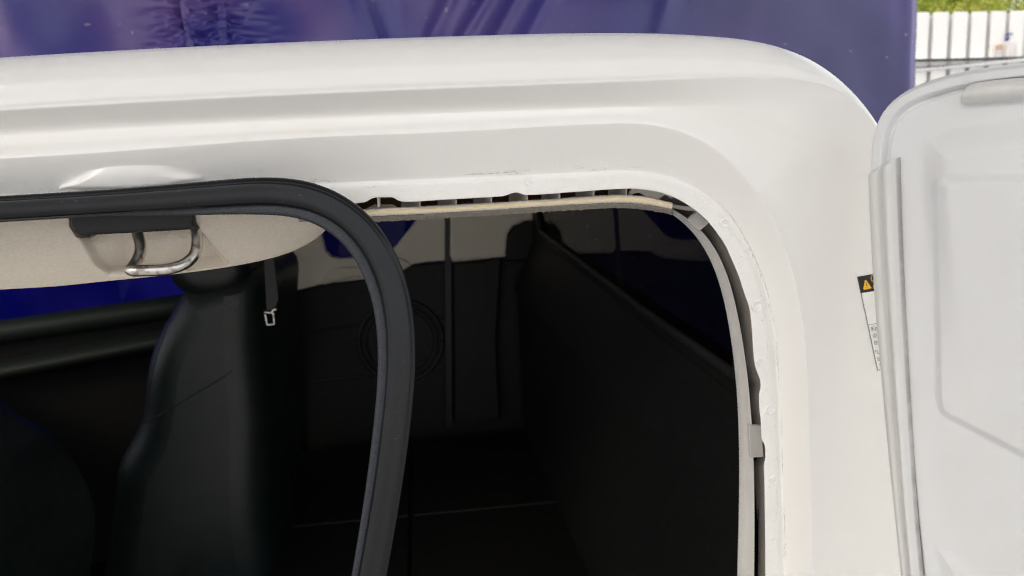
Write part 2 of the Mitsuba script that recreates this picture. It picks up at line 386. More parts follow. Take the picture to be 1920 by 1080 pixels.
G = np.array(prof).transpose(1, 0, 2)          # station, row


def project(p):
    d = p - CAM
    w = d @ FW
    return 960 + F * (d @ RT) / w, 540 - F * (d @ UP) / w


# pressed pad on the jamb above the loose seal: rises towards its lower edge
gu, gv = project(G)
pad = Polygon([(112, 353), (195, 315), (232, 311), (283, 309), (383, 337), (318, 352), (250, 357), (150, 359)])
import shapely
ptsin = shapely.points(gu.ravel(), gv.ravel())
sd = np.where(shapely.contains(pad, ptsin), 1, -1) * shapely.distance(pad.exterior, ptsin)
sd = sd.reshape(gu.shape)
near = (gu > 60) & (gu < 440) & (gv > 290) & (gv < 372) & (np.array(vv)[None] < 4)
h = np.clip((sd + 4) / 12, 0, 1); h = h * h * (3 - 2 * h)
rise = np.clip((gv - 306) / 48, 0, 1)
G[..., 1] -= np.where(near, h * rise * 0.0085, 0)
s_len = np.concatenate([[0], np.cumsum(np.linalg.norm(np.diff(G[:, 20], axis=0), axis=1))])
UVB = np.stack(np.broadcast_arrays(s_len[:, None], np.array(vv)[None]), -1).reshape(-1, 2)
T = 'pickup_truck'
tag(T, 'white pickup cab with its door opening stripped of rubber and the rear door open', 'pickup truck')
add(f'{T}__cab_side', grid_mesh(G), 'white_paint', True, uv=UVB)

# weld rings and paint blisters on the flange, droplets on the jamb
for (u, v, r) in [(1445, 768, 8), (1451, 900, 7), (1424, 680, 5), (1436, 735, 4), (1358, 419, 6), (1395, 475, 6), (990, 341, 5), (1420, 575, 8), (1453, 1012, 5)]:
    c = P(u, v, YF - 0.0012)
    a = np.linspace(0, 2 * np.pi, 19)
    rr = 1.2 * r / F * 0.56
    ring = c + np.c_[np.cos(a) * rr, np.zeros(19), np.sin(a) * rr]
    add(f'{T}__weld_spot', tube(ring, rr * 0.26, 8), 'plain_white_paint', True)
drops = []
for k in range(20):
    u, v = (rng.normal(1130, 45), rng.normal(305, 5)) if k < 14 else (rng.uniform(1000, 1290), rng.normal(300, 9))
    j = np.argmin(np.abs(gu[:, 30] - u) + 1e3 * (np.arange(NS) > len(ST_TOP) + 80))
    i = np.argmin(np.abs(gv[j] - v))
    sp = trimesh.creation.icosphere(subdivisions=1, radius=rng.uniform(0.0004, 0.0009))
    sp.apply_scale([1, 0.5, 1]); sp.apply_translation(G[j, i]); drops.append(sp)
add(f'{T}__water_droplets', cat(*drops), 'clear_drop', True, kind='stuff')

# ------------------------------------------------------------------ dark slot behind the flange, pillar trim, headliner edge
slot_in, slot_out = lerp(S0, S1, -0.9), lerp(S0, S1, 0.5)
sl = slice(len(ST_TOP) - 2, NS)
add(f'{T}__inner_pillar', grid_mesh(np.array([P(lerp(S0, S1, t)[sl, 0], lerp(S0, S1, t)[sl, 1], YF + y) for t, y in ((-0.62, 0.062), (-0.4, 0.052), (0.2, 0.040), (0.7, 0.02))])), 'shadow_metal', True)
tp = slice(0, len(ST_TOP) + 30)
add(f'{T}__roof_rail_backing', grid_mesh(np.array([P(S0[tp, 0], S0[tp, 1] + dv, YF + y) for dv, y in ((12, 0.046), (4, 0.042), (-14, 0.036), (-16, 0.012))])), 'brown_fibre', True)

TI = [(1205, 380), (1233, 390), (1267, 406), (1297, 430), (1323, 467), (1343, 507), (1357, 550), (1365, 607), (1370, 650), (1376, 721), (1382, 823), (1385.5, 905), (1386, 966), (1385, 1080), (1383, 1320)]
TO = [(1215, 372), (1240, 381), (1262, 393), (1287, 411), (1313, 434), (1340, 467), (1360, 500), (1377, 545), (1387, 587), (1393, 633), (1398, 690), (1405, 774), (1408, 856), (1415, 925), (1418, 986), (1417, 1080), (1414, 1320)]
ti, to = spline(TI, 160, s=120), spline(TO, 160, s=120)
band = []
for t, y in ((0, 0.075), (0.0, 0.046), (0.06, 0.042), (0.45, 0.037), (0.72, 0.0345), (0.80, 0.0325), (0.97, 0.031), (1.0, 0.034), (1.0, 0.05)):
    q = lerp(ti, to, t)
    off = (y > 0.06) * 10
    band.append(P(q[:, 0] + off, q[:, 1] - off * 0.3, YF + y))
ptrim = add(f'{T}__pillar_trim', grid_mesh(np.array(band)), 'grey_trim', 40)
for tab in ([(1288, 412), (1307, 397), (1330, 418), (1311, 434)], [(1404, 797), (1428, 799), (1432, 857), (1408, 858)]):
    add(f'{ptrim}__tab', wall_plate(tab, YF + 0.030, 0.004, 0.0006, 2), 'grey_trim', 40)
# hook-shaped bracket in the corner of the slot
hook = spline([(1180, 366), (1196, 362), (1214, 372), (1236, 374), (1249, 366), (1260, 372), (1262, 360), (1230, 350), (1190, 348)], 60, closed=True)
add(f'{T}__corner_bracket', wall_plate(hook, YF + 0.022, 0.003, 0.0006, 2), 'fin_plastic', 40)
add(f'{T}__corner_bracket', wall_plate([(1262, 383), (1300, 388), (1322, 400), (1296, 396), (1262, 391)], YF + 0.036, 0.004, 0.0008, 2), 'fin_plastic', 40)

# fins of the roof rail
for k, u in enumerate([709, 784, 852, 918, 985, 1046, 1110, 1171]):
    vt = float(np.interp(u, S0[:len(ST_TOP) + 40, 0], S0[:len(ST_TOP) + 40, 1]))
    if k == 0:
        add(f'{T}__rail_fin', wall_plate([(u - 3.5, vt - 8), (u + 3, vt - 8), (u + 3, vt + 17), (u - 1, vt + 18)], YF + 0.012, 0.02, 0.0005, 2), 'fin_plastic', 40)
        continue
    q = []
    for t in np.linspace(0, 1, 9):             # a curved web that runs back into the rail
        q.append([P(u + 3 - 34 * t, vt + dv - 1.5 * t, YF + 0.011 + 0.028 * math.sin(t * math.pi / 2)) for dv in (-9, 12)])
    q0 = [P(u + 4.5, vt + dv, YF + 0.012) for dv in (-9, 12)]
    q1 = [P(u + 5, vt + dv, YF + 0.03) for dv in (-9, 12)]
    add(f'{T}__rail_fin', grid_mesh(np.array([q1, q0] + q)), 'fin_plastic', 50)

HT = [(560, 398), (640, 394.5), (687, 392), (833, 384.5), (1000, 374.5), (1100, 369), (1167, 365), (1200, 366), (1225, 371.5), (1246, 378), (1262, 379.5)]
HB = [(560, 409), (640, 408), (703, 405.5), (833, 398.5), (1000, 388.5), (1100, 383), (1167, 379.5), (1200, 381), (1225, 385.5), (1246, 391), (1260, 391.5)]
ht, hb = spline(HT, 260, s=4), spline(HB, 260, s=4)
fuzz = rng.normal(0, 0.5, (260, 1))
rowsF = [(0.0, 0.030), (0.0, 0.0125), (0.12, 0.0105), (0.5, 0.0100), (0.88, 0.0105), (1.0, 0.0125), (1.0, 0.034)]
GF = np.array([P(lerp(ht, hb, t)[:, 0], lerp(ht, hb, t)[:, 1] + fuzz[:, 0] * (0.8 if t in (0, 1) else 0.3), YF + y) for t, y in rowsF])
hl = f'{T}__headliner'
uvF = np.stack(np.broadcast_arrays(np.linspace(0, 1, 260)[None], np.array([0, 0.05, 0.12, 0.5, 0.88, 0.95, 1.0])[:, None]), -1).reshape(-1, 2)
add(f'{hl}__foam_core', cat(grid_mesh(GF)), 'foam', True, uv=uvF, label='cut cream foam edge of the headliner with a yellow core')
fu = rng.normal(0, 0.7, 260)
GB = np.array([P(hb[:, 0], hb[:, 1] + dv + fu * k, YF + y) for dv, y, k in ((0.0, 0.0135, 0.3), (2.5, 0.0128, .6), (6.5, 0.0160, .8), (10, 0.030, 1), (10.5, 0.06, 1))])
add(f'{hl}__fabric', grid_mesh(GB), 'headliner_fabric', True, label='fuzzy grey fabric underside of the headliner')
zl = P(900, 402, YF + 0.04)[2]
xr = P(1385, 700, YF + 0.075)[0]
LL = P(-690, 420, YF)[0]
add(f'{hl}__sheet', grid_mesh(np.array([[[x, y, zl + 0.004 + 0.02 * math.sin(math.pi * (y - 0.6) / 1.4)] for x in np.linspace(LL - 0.6, xr + 0.04, 12)] for y in np.linspace(YF + 0.045, 1.99, 12)])), 'far_beige', True)
# loose fibres on the cut edge
fib = []
for k in range(60):
    i = rng.integers(40, 255)
    a = P(ht[i, 0], ht[i, 1] + 0.5, YF + 0.0120)
    b = a + np.array([rng.normal(0, 0.0010), -0.0004, rng.uniform(0.0004, 0.0016)])
    fib.append(tube(np.array([a, lerp(a, b, 0.5) + rng.normal(0, 0.0001, 3), b]), 0.00013, 4))
add(f'{hl}__loose_fibres', cat(*fib), 'headliner_fabric', True, kind='stuff')

# ------------------------------------------------------------------ beige garnish over the door with the latch recess and striker
gut = np.linspace(-700, 624, 500)
vtop = PchipInterpolator([-700, -300, 0, 128, 363, 480, 570, 600, 612, 624], [452, 428, 415, 409, 394, 393, 394, 397, 401, 408])(gut)
vbot = PchipInterpolator([-700, -300, 0, 100, 200, 300, 430, 500, 540, 575, 600, 615, 624], [610, 566, 543, 537, 527, 517, 500, 486, 474, 458, 441, 425, 409])(gut)
tt = np.linspace(0, 1, 150)
UU = np.broadcast_to(gut[:, None], (500, 150))
VV = vtop[:, None] + (vbot - vtop)[:, None] * tt[None]
YY = YF + 0.014 + 0.020 * tt[None] ** 1.6 + 0 * UU
rec = Polygon([(131, 400), (133, 425), (150, 452), (176, 498), (205, 520), (300, 514), (424, 497), (428, 493), (400, 467), (377, 437), (365, 418), (362, 405), (364, 396), (300, 396)])
pp = shapely.points(UU.ravel(), VV.ravel())
sdr = (np.where(shapely.contains(rec, pp), 1, -1) * shapely.distance(rec.exterior, pp)).reshape(UU.shape)
wid = np.where(UU > 350, 3.5, np.where(VV < 445, 7.0, 26.0))
ww = np.clip((sdr + 2) / wid, 0, 1); ww = ww * ww * (3 - 2 * ww)
lowfade = np.clip((vbot[:, None] - VV) / 26, 0, 1)
YY = YY + ww * 0.018 * lowfade
for (cu, cv, su, sv, hh) in ((185, 470, 40, 34, -0.006), (322, 460, 42, 34, -0.007), (245, 468, 22, 40, 0.004)):
    YY = YY + ww * hh * np.exp(-((UU - cu) / su) ** 2 - ((VV - cv) / sv) ** 2)
GG = P(UU, VV, YY)
lip = P(UU[:, -1], VV[:, -1] + 0.5, YY[:, -1] + 0.004)
lip2 = lip + [0, 0.05, 0.004]
GG = np.concatenate([GG, lip[:, None], lip2[:, None]], 1)
gar = add(f'{T}__door_header_trim', grid_mesh(GG), 'beige_trim', True, label='textured beige trim panel with a latch recess')
brk = [(132, 423), (138, 436), (150, 443), (163, 446), (168, 441), (250, 437), (369, 430), (362, 418), (362, 405), (366, 398), (360, 386), (132, 396)]
add(f'{T}__latch_bracket', wall_plate(brk, YF + 0.009, 0.014, 0.003, 4, rnd=0.0008), 'black_plastic', 40, label='black rubber block above the latch striker')
sp = []
for (u, v, y) in ((257, 425, 0.022), (259, 440, 0.020), (262, 462, 0.014), (262, 480, 0.008), (252, 497, 0.000), (243, 506, -0.006), (247, 507, -0.0085), (268, 507, -0.0085), (300, 506.5, -0.008), (322, 504, -0.007), (342, 495, -0.001), (362, 482, 0.006), (369, 466, 0.011), (369, 448, 0.016), (367, 425, 0.022)):
    sp.append(P(u, v, YF + y))
spath = spline(np.array(sp)[:, :], 120, s=2e-6) if False else np.array(splev(np.linspace(0, 1, 130), splprep(np.array(sp).T, s=4e-6)[0])).T
# parallel frames for the round bar
a = np.linspace(0, 2 * np.pi, 20, endpoint=False)
def round_bar(path, r, k=20):
    T_ = np.gradient(path, axis=0); T_ /= np.linalg.norm(T_, axis=1, keepdims=True)
    N = np.cross(T_[0], [0.3, 0.8, 0.2]); N /= np.linalg.norm(N)
    ang = np.linspace(0, 2 * np.pi, k, endpoint=False)
    rings = []
    for p_, t_ in zip(path, T_):
        N = N - (N @ t_) * t_; N /= np.linalg.norm(N)
        B = np.cross(t_, N)
        rings.append(p_ + r * (np.cos(ang)[:, None] * N + np.sin(ang)[:, None] * B))
    return grid_mesh(np.array(rings), closed_v=True)
add(f'{T}__latch_striker', round_bar(spath, 0.0041), 'steel', True, label='scuffed steel striker loop')

# ------------------------------------------------------------------ loose rubber door seal (a thing of its own)
tag('door_seal', 'loose black rubber door seal drooping out of the opening of the white cab', 'door seal')
BC = [(-700, 434, .018), (-300, 409, .018), (-150, 399, .018), (0, 388, .018), (133, 382, .018), (267, 374, .020), (400, 365, .024), (500, 361, .028), (560, 365, .031), (610, 379, .034), (648, 398, .037), (682, 428, .040), (707, 463, .043), (724, 500, .046),
      (738, 545, .049), (747, 600, .052), (751, 660, .055), (751, 720, .058), (745, 790, .061), (734, 867, .064), (723, 940, .067), (712, 1000, .069), (698, 1080, .072), (683, 1160, .075), (655, 1320, .08)]
bc = np.array([P(u, v, YF - y) for u, v, y in BC])
bp = np.array(splev(np.linspace(0, 1, 420), splprep(bc.T, s=1.2e-5)[0])).T
ang = np.linspace(0, 2 * np.pi, 40, endpoint=False)
au = project(bp)[0]
thick = np.interp(np.arange(420), [0, 150, 215, 420], [0.82, 0.84, 1.0, 1.03])
sec = np.c_[np.cos(ang) * 0.0098, np.sin(ang) * 0.0088]
sec[:, 1] += 0.0008 * np.cos(2 * ang)
# flat land and a fine groove along the bulb
kk = np.exp(-((ang - np.pi * 0.80) / 0.16) ** 2) * 0.0012
sec -= np.c_[np.cos(ang), np.sin(ang)] * kk[:, None]
kk = np.exp(-((ang - np.pi * 0.5) / 0.45) ** 2) * 0.0011
sec -= np.c_[np.cos(ang), np.sin(ang)] * kk[:, None]
seal_bulb = sweep(bp, sec, scale=thick)
Tn = np.gradient(bp, axis=0); Tn /= np.linalg.norm(Tn, axis=1, keepdims=True)
Nn = CAM - bp; Nn -= (Nn * Tn).sum(1, keepdims=True) * Tn; Nn /= np.linalg.norm(Nn, axis=1, keepdims=True)
Sn = np.cross(Tn, Nn)
uu_, vv_ = project(bp + Sn * 0.01)
side = -1.0 if (vv_[100] < project(bp)[1][100]) else 1.0       # the lip lies on the inner side of the bend
liw = np.interp(np.arange(420), [0, 140, 200, 230, 300, 420], [0.30, 0.32, 0.80, 0.92, 0.78, 0.55])
lipc = bp + Sn * (side * 0.0118 * np.interp(np.arange(420), [0, 150, 200, 260, 330, 420], [0.66, 0.68, 1.04, 1.08, 1.0, 0.88]))[:, None] - Nn * 0.005
secl = np.c_[np.sign(np.cos(ang)) * np.abs(np.cos(ang)) ** 0.6 * 0.0050, np.sign(np.sin(ang)) * np.abs(np.sin(ang)) ** 0.6 * 0.0068]
add('door_seal__bulb', seal_bulb, 'rubber', 50)
add('door_seal__grip_lip', sweep(lipc, secl, scale=liw), 'rubber_lip', 50, label='bluish grey matt grip lip on the inner side of the seal')

# ------------------------------------------------------------------ inside the cab: far side, rear wall, seats
YW = 2.0
def hole(px): return np.asarray(px, float)
LEFT = -1500
# black lower door and quarter panel
low = [(LEFT, 800), (-200, 628), (0, 603), (330, 556), (480, 536), (558, 545), (600, 533), (690, 520), (770, 495), (835, 489), (960, 482), (1010, 482), (1060, 1250), (LEFT, 1400)]
add(f'{T}__far_door_panel', wall_plate(low, YW, 0.03, 0.008, 4), 'black_trim', 40)
# window sill and arm rest rolls of the far front door
add(f'{T}__far_door_sill', sweep(np.array([P(u, v, YW - 0.02) for u, v in ((-700, 720), (-200, 645), (0, 623), (330, 575), (500, 552))]), np.c_[np.cos(ang) * 0.030, np.sin(ang) * 0.035], nrm=[0, -1, 0]), 'green_black_trim', 60)
add(f'{T}__far_arm_rest', sweep(np.array([P(u, v, YW - 0.05) for u, v in ((-700, 800), (-200, 720), (0, 695), (290, 640), (420, 618))]), np.c_[np.cos(ang) * 0.026, np.sin(ang) * 0.05], nrm=[0, -1, 0]), 'green_black_trim', 60)
gl = [(LEFT, 830), (-200, 640), (0, 615), (330, 566), (545, 548), (545, 300), (LEFT, 200)]
add(f'{T}__far_window', wall_plate(gl, YW + 0.012, 0.004, 0.0005, 1), 'blue_glass', False)
# black centre post between the far windows
add(f'{T}__centre_post', wall_plate([(470, 300), (541, 300), (543, 480), (556, 548), (552, 1250), (470, 1250)], YW - 0.03, 0.04, 0.01, 4), 'black_trim', 40)
# beige upper quarter trim with its window
qwin = np.array([(601, 330), (603, 440), (610, 470), (622, 482), (640, 485), (700, 481), (728, 474), (742, 462), (775, 421), (800, 388), (812, 330)])
up = [(541, 300), (541, 480), (556, 544), (588, 537), (606, 532), (650, 528), (690, 523), (748, 512), (773, 496), (800, 491), (836, 488), (840, 300)]
qt = add(f'{T}__quarter_trim', wall_plate(up, YW - 0.028, 0.026, 0.004, 4, holes=[qwin]), 'far_beige', 40)
grip = spline([(597, 530), (606, 512), (624, 503), (690, 498), (756, 486), (770, 496), (752, 508), (690, 519), (640, 526)], 60, closed=True)
add(f'{qt}__grip_pad', wall_plate(grip, YW - 0.037, 0.012, 0.007, 5), 'far_beige', 50)
add(f'{T}__quarter_window', wall_plate([(590, 310), (590, 495), (760, 495), (830, 310)], YW + 0.005, 0.004, 0.0005, 1), 'tinted_glass', False)
# rear corner post: beige above, black below
rp = [(846, 300), (844, 480), (850, 492), (900, 487), (948, 482), (952, 440), (962, 425), (985, 415), (1080, 405), (1080, 300)]
add(f'{T}__rear_post_trim', wall_plate(rp, YW - 0.055, 0.06, 0.009, 5), 'far_beige', 40, label='beige upper cover of the far rear post')
add(f'{T}__rear_post_trim', wall_plate([(849, 494), (905, 488), (943, 483), (934, 640), (940, 786), (850, 790)], YW - 0.060, 0.065, 0.010, 5), 'black_trim', 40, label='black lower cover of the far rear post')
add(f'{T}__rear_corner_cover', wall_plate([(938, 484), (948, 446), (958, 428), (985, 414), (1080, 404), (1080, 490), (940, 490)], YW - 0.050, 0.05, 0.006, 3), 'black_trim', 40)
belt = wall_plate([(834, 300), (846, 300), (846, 480), (848, 800), (836, 800), (834, 480)], YW - 0.045, 0.002, 0.0004, 1)
add(f'{T}__seat_belt', belt, 'black_plastic', 40)
# loudspeaker grille in the far panel
cs = P(752, 640, YW - 0.004)
for r0, r1 in ((0.112, 0.006), (0.096, 0.004), (0.084, 0.003)):
    aa = np.linspace(0, 2 * np.pi, 61)
    add(f'{T}__loudspeaker__ring', tube(cs + np.c_[np.cos(aa) * r0, np.zeros(61), np.sin(aa) * r0], r1, 10), 'black_plastic', True)
grl = trimesh.creation.cylinder(radius=0.083, height=0.006, sections=48)
grl.apply_transform(trimesh.transformations.rotation_matrix(math.pi / 2, [1, 0, 0])); grl.apply_translation(cs)
add(f'{T}__loudspeaker__grille', grl, 'black_trim', 40)
# panel joints as thin proud lips
for pts in ([(523, 628), (600, 620), (690, 606)], [(527, 724), (610, 712), (700, 703), (830, 690)], [(800, 600), (836, 592)]):
    add(f'{T}__panel_joint', tube(np.array([P(u, v, YW - 0.001) for u, v in pts]), 0.004, 8), 'black_plastic', True)

# rear wall (plane x = xw) with its window
xw = xr + 0.012
PX = np.array([xw, 0, 0]); NX = np.array([-1.0, 0, 0])
def rear(px): return on_plane(np.asarray(px, float)[:, 0], np.asarray(px, float)[:, 1], PX, NX)[:, 1:]
sill = np.array([rear([(1392, 712)])[0], rear([(1200, 575)])[0], rear([(1080, 482)])[0], rear([(1010, 432)])[0]])
print('sill', sill, 'xw', xw)
y_far, z_far = min(sill[-1][0], 1.93), sill[-1][1]
zs = float(np.median(sill[:, 1]))
zb = 0.75
wall = Polygon([(YF + 0.08, zb), (YW - 0.01, zb), (YW - 0.01, zl + 0.02), (YF + 0.08, zl + 0.02)])
win = Polygon([(YF + 0.10, sill[0][1]), (sill[1][0], sill[1][1]), (y_far - 0.04, z_far), (y_far, z_far + 0.05), (y_far + 0.005, zl + 0.0), (YF + 0.10, zl + 0.0)])
win = win.buffer(-0.012).buffer(0.012)
add(f'{T}__rear_wall', plate(wall, lambda q, h: np.c_[np.full(len(q), xw + h), q[:, 0], q[:, 1]], 0.03, 0.004, 3, holes=[np.array(win.exterior.coords)[:-1]]), 'black_trim', 40)
rim = np.array(win.exterior.coords)
rw = add(f'{T}__rear_window', plate(win.buffer(0.01), lambda q, h: np.c_[np.full(len(q), xw + 0.003 + h), q[:, 0], q[:, 1]], 0.004, 0.0005, 1), 'dark_glass', False)
add(f'{rw}__rubber_frame', tube(np.c_[np.full(len(rim), xw - 0.001), rim], 0.006, 8), 'black_plastic', True)
# slanted padded panel below the window
l0, l1 = on_plane(np.array([1382.0]), np.array([937.0]), np.array([xw - 0.008, 0, 0]), NX)[0], on_plane(np.array([1119.0]), np.array([700.0]), np.array([xw - 0.035, 0, 0]), NX)[0]
ys_ = np.linspace(YF + 0.05, YW - 0.07, 30)
pro = np.interp(ys_, [YF + 0.05, YF + 0.12, 1.1, YW], [0.001, 0.008, 0.035, 0.05])
zled = l0[2] + (l1[2] - l0[2]) * (ys_ - l0[1]) / (l1[1] - l0[1])
zsil = np.interp(ys_, sill[:3, 0], sill[:3, 1]) - 0.02
pr = []
for t_ in np.linspace(0, 1, 6):
    pr.append(np.c_[xw - 0.001 - pro * t_, ys_, lerp(zsil, zled + 0.012, t_)])
for a_ in np.linspace(0.2, 1.0, 5):
    pr.append(np.c_[xw - 0.001 - pro * (1 + 0.12 * math.sin(a_ * math.pi)), ys_, zled + 0.012 - 0.03 * a_])
pr.append(np.c_[xw - 0.001 - pro * 0.8, ys_, np.full(30, 0.7)])
add(f'{T}__rear_ledge', grid_mesh(np.array(pr)), 'black_trim', 60)
# storage box on the floor at the rear, with its two lids
b0, b1 = P(560, 880, 1.62), P(952, 815, 1.93)
bx = box(b0[0] - 0.2, xw - 0.02, 1.0, 1.93, 0.6, b1[2] - 0.012)
sb = add(f'{T}__storage_box', bx, 'black_trim', False)
for x0, x1 in ((b0[0] - 0.2, b0[0] + 0.24), (b0[0] + 0.246, xw - 0.02)):
    for y0, y1 in ((1.0, 1.50), (1.506, 1.93)):
        add(f'{sb}__lid', rounded_box(x0, x1, y0, y1, b1[2] - 0.014, b1[2], 0.005), 'black_trim', 40)
add(f'{T}__floor', box(LL - 0.8, xw + 0.03, YF + 0.03, YW, 0.55, 0.60), 'black_trim', False)
add(f'{T}__dashboard', box(LL - 0.86, LL - 0.80, YF + 0.03, YW + 0.02, 0.55, zl - 0.30), 'black_trim', False)
# outer skin of the far side and cab back, below the glass
add(f'{T}__far_side_skin', wall_plate([(LEFT, 860), (-200, 660), (0, 632), (330, 584), (545, 562), (560, 560), (1080, 520), (1080, 1350), (LEFT, 1500)], YW + 0.05, 0.01, 0.003, 2), 'plain_white_paint', 40)

# seats: side outline, padded edges
def seat(px, Y0, thick, round_, at_back=False):
    q = P(np.asarray(px, float)[:, 0], np.asarray(px, float)[:, 1], Y0)[:, [0, 2]]
    Y0 = Y0 - thick if at_back else Y0
    pg = Polygon(spline(q, 140, closed=True)).buffer(0)
    f = plate(pg, lambda r, h: np.c_[r[:, 0], np.full(len(r), Y0 + h), r[:, 1]], thick / 2, round_, 10)
    g = plate(pg, lambda r, h: np.c_[r[:, 0], np.full(len(r), Y0 + thick - h), r[:, 1]], thick / 2 - 0.0005, round_, 10)
    return cat(f, g)
s1 = [(330, 552), (308, 588), (284, 630), (264, 680), (255, 730), (249, 790), (232, 835), (203, 890), (196, 940), (188, 1010), (168, 1120), (155, 1300), (470, 1300), (505, 1000), (500, 760), (492, 600), (478, 520), (440, 510), (380, 520)]
st = f'{T}__front_seat'
sm = seat(s1, 1.30, 0.46, 0.065)
add(f'{st}__backrest', sm, 'leather', 60)
hd = [(304, 500), (312, 528), (335, 552), (372, 562), (420, 556), (452, 535), (462, 500), (440, 470), (340, 470)]
add(f'{st}__headrest', seat(hd, 1.30, 0.28, 0.035), 'leather', 60)
def on_mesh(m, uv):
    d = ray(np.array(uv, float)[:, 0], np.array(uv, float)[:, 1])
    loc, idx, _ = m.ray.intersects_location(np.tile(CAM, (len(d), 1)), d, multiple_hits=False)
    o = np.argsort(idx)
    return loc[o] - d[idx[o]] / np.linalg.norm(d[idx[o]], axis=1, keepdims=True) * 0.0008
for pts in ([(266, 795), (300, 778), (360, 742), (420, 706), (436, 694)], [(318, 603), (303, 640), (288, 690), (280, 740), (272, 795)]):
    q = on_mesh(sm, spline(pts, 30))
    if len(q) > 3:
        add(f'{st}__seam', round_bar(q, 0.0012, 8), 'leather', True)
s2 = [(-300, 600), (-120, 610), (-20, 664), (40, 720), (95, 762), (132, 782), (170, 830), (202, 890), (214, 950), (205, 1030), (180, 1300), (-500, 1300), (-500, 800)]
st2 = f'{T}__front_seat_001'
add(f'{st2}__backrest', seat(s2, 1.22, 0.44, 0.09, at_back=True), 'leather', 60)
# belt tongue hanging on the far post
tg = P(506, 596, 1.27)
k = 1.0 / F * 1.27
loop = np.array([(-8, -11), (7, -9), (7, 12), (-6, 13)]) * k
lp = np.vstack([loop, loop[:1]])
path = np.array([tg + [x, 0, -z] for x, z in lp])
dense = np.vstack([np.linspace(path[i], path[i + 1], 6)[:-1] for i in range(4)] + [path[:1], path[1:2]])
bk = f'{T}__belt_tongue'
add(bk, cat(round_bar(dense, 0.0021, 8), round_bar(np.array([tg + np.array([x, 0, -z]) * k for x, z in ((5, -10), (7, -14), (13, -16))]), 0.0024, 8)), 'steel', True, label='small steel belt tongue')
add(f'{T}__seat_belt', wall_plate([(494, 470), (512, 470), (522, 560), (516, 580), (500, 584)], 1.275, 0.002, 0.0004, 1), 'black_plastic', 40)

# ------------------------------------------------------------------ rear door folded open, at the right
dA, dB = P(1650, 600, 0.475), P(1930, 600, 0.40)
dn = np.array([-(dB - dA)[1], (dB - dA)[0], 0.0]); dn /= np.linalg.norm(dn)
if dn[1] > 0: dn = -dn                        # towards the camera
OUT = [(2300, 72), (2100, 92), (1990, 106), (1920, 115), (1853, 123), (1787, 135), (1747, 145), (1707, 160), (1673, 180), (1650, 203), (1637, 223), (1629, 245), (1626, 275), (1625.5, 310), (1627, 370), (1632, 450), (1639, 550),
       (1650, 680), (1661, 800), (1675, 940), (1690, 1080), (1718, 1330)]
ot = spline(OUT, 700, s=15)
line = LineString(ot)
cen = np.array([2330.0, 1360.0])
tq = np.concatenate([np.linspace(0, 0.06, 60) ** 1.0, np.linspace(0.06, 0.28, 70)[1:], np.linspace(0.28, 0.97, 110)[1:]])
DU = ot[:, None] + (cen - ot)[:, None] * tq[None, :, None]
dd = shapely.distance(line, shapely.points(DU[..., 0].ravel(), DU[..., 1].ravel())).reshape(DU.shape[:2])
def ss(a, b, x):
    t = np.clip((x - a) / (b - a), 0, 1); return t * t * (3 - 2 * t)
hgt = -0.0030 * np.exp(-((dd - 35) / 4.5) ** 2) - 0.010 * (1 - np.clip(dd / 14, 0, 1)) ** 2 - 0.0022 * ss(26, 34, dd) + 0.006 * ss(95, 165, dd) * ss(760, 330, DU[..., 1])
pan = Polygon([(1752, 350), (1758, 338), (1772, 332), (2400, 318), (2400, 1130), (1930, 862), (1775, 782), (1762, 770), (1757, 750)])
pl2 = Polygon([(1756, 1030), (1790, 1052), (1850, 1092), (2100, 1260), (1800, 1400), (1775, 1100)])
for pg, hh, w in ((pan, 0.0042, 15), (pl2, 0.002, 30)):
    q = shapely.points(DU[..., 0].ravel(), DU[..., 1].ravel())
    s_ = (np.where(shapely.contains(pg, q), 1, -1) * shapely.distance(pg.exterior, q)).reshape(DU.shape[:2])
    hgt = hgt + hh * ss(-w * 0.4, w * 0.8, s_)
DG = on_plane(DU[..., 0], DU[..., 1], dA, dn) + hgt[..., None] * dn
rimb = on_plane(ot[:, 0], ot[:, 1], dA, dn)
DG = np.concatenate([(rimb - dn * 0.045)[:, None], (rimb - dn * 0.014)[:, None], DG], 1)
ddx = np.concatenate([np.zeros((700, 2)), dd], 1)
door = f'{T}__rear_door'
labels[door] = {'label': 'pale grey white inner side of the open rear door'}
add(f'{door}__inner_panel', grid_mesh(DG), 'door_paint', True, uv=np.stack([ddx.ravel(), 0 * ddx.ravel()], -1))
bk_ = on_plane(ot[:, 0], ot[:, 1], dA, dn) - dn * 0.046
bkc = np.vstack([bk_, on_plane(cen[:1], cen[1:], dA, dn) - dn * 0.046])
add(f'{door}__outer_skin', trimesh.Trimesh(bkc, [[i, i + 1, 700] for i in range(699)], process=False), 'plain_white_paint', False)


def strip(path_px, half, hfun, cut, n=160, m=36):
    """A vinyl strip on the door: path_px = left and right edges, hfun(t) = height across, cut(t) = shift of the end along the strip."""
    Lp, Rp = spline(path_px[0], n), spline(path_px[1], n)
    t = np.linspace(0, 1, m)
    q = Lp[:, None] + (Rp - Lp)[:, None] * t[None, :, None]
    dirv = (Lp[0] + Rp[0]) / 2 - (Lp[4] + Rp[4]) / 2
    dirv /= np.linalg.norm(dirv)
    fade = np.clip(1 - np.arange(n) / 40, 0, 1) ** 1.5
    q = q + dirv * (cut(t)[None, :, None] * fade[:, None, None])
    hh = hfun(t)
    Gs = on_plane(q[..., 0], q[..., 1], dA, dn) + hh[None, :, None] * dn
    base = on_plane(q[:1, :, 0], q[:1, :, 1], dA, dn) - 0.006 * dn
    Gs = np.concatenate([base, base * 0.3 + Gs[:1] * 0.7, Gs], 0)
    return grid_mesh(Gs), np.stack(np.broadcast_arrays(np.linspace(0, 1, n + 2)[:, None], t[None]), -1).reshape(-1, 2)


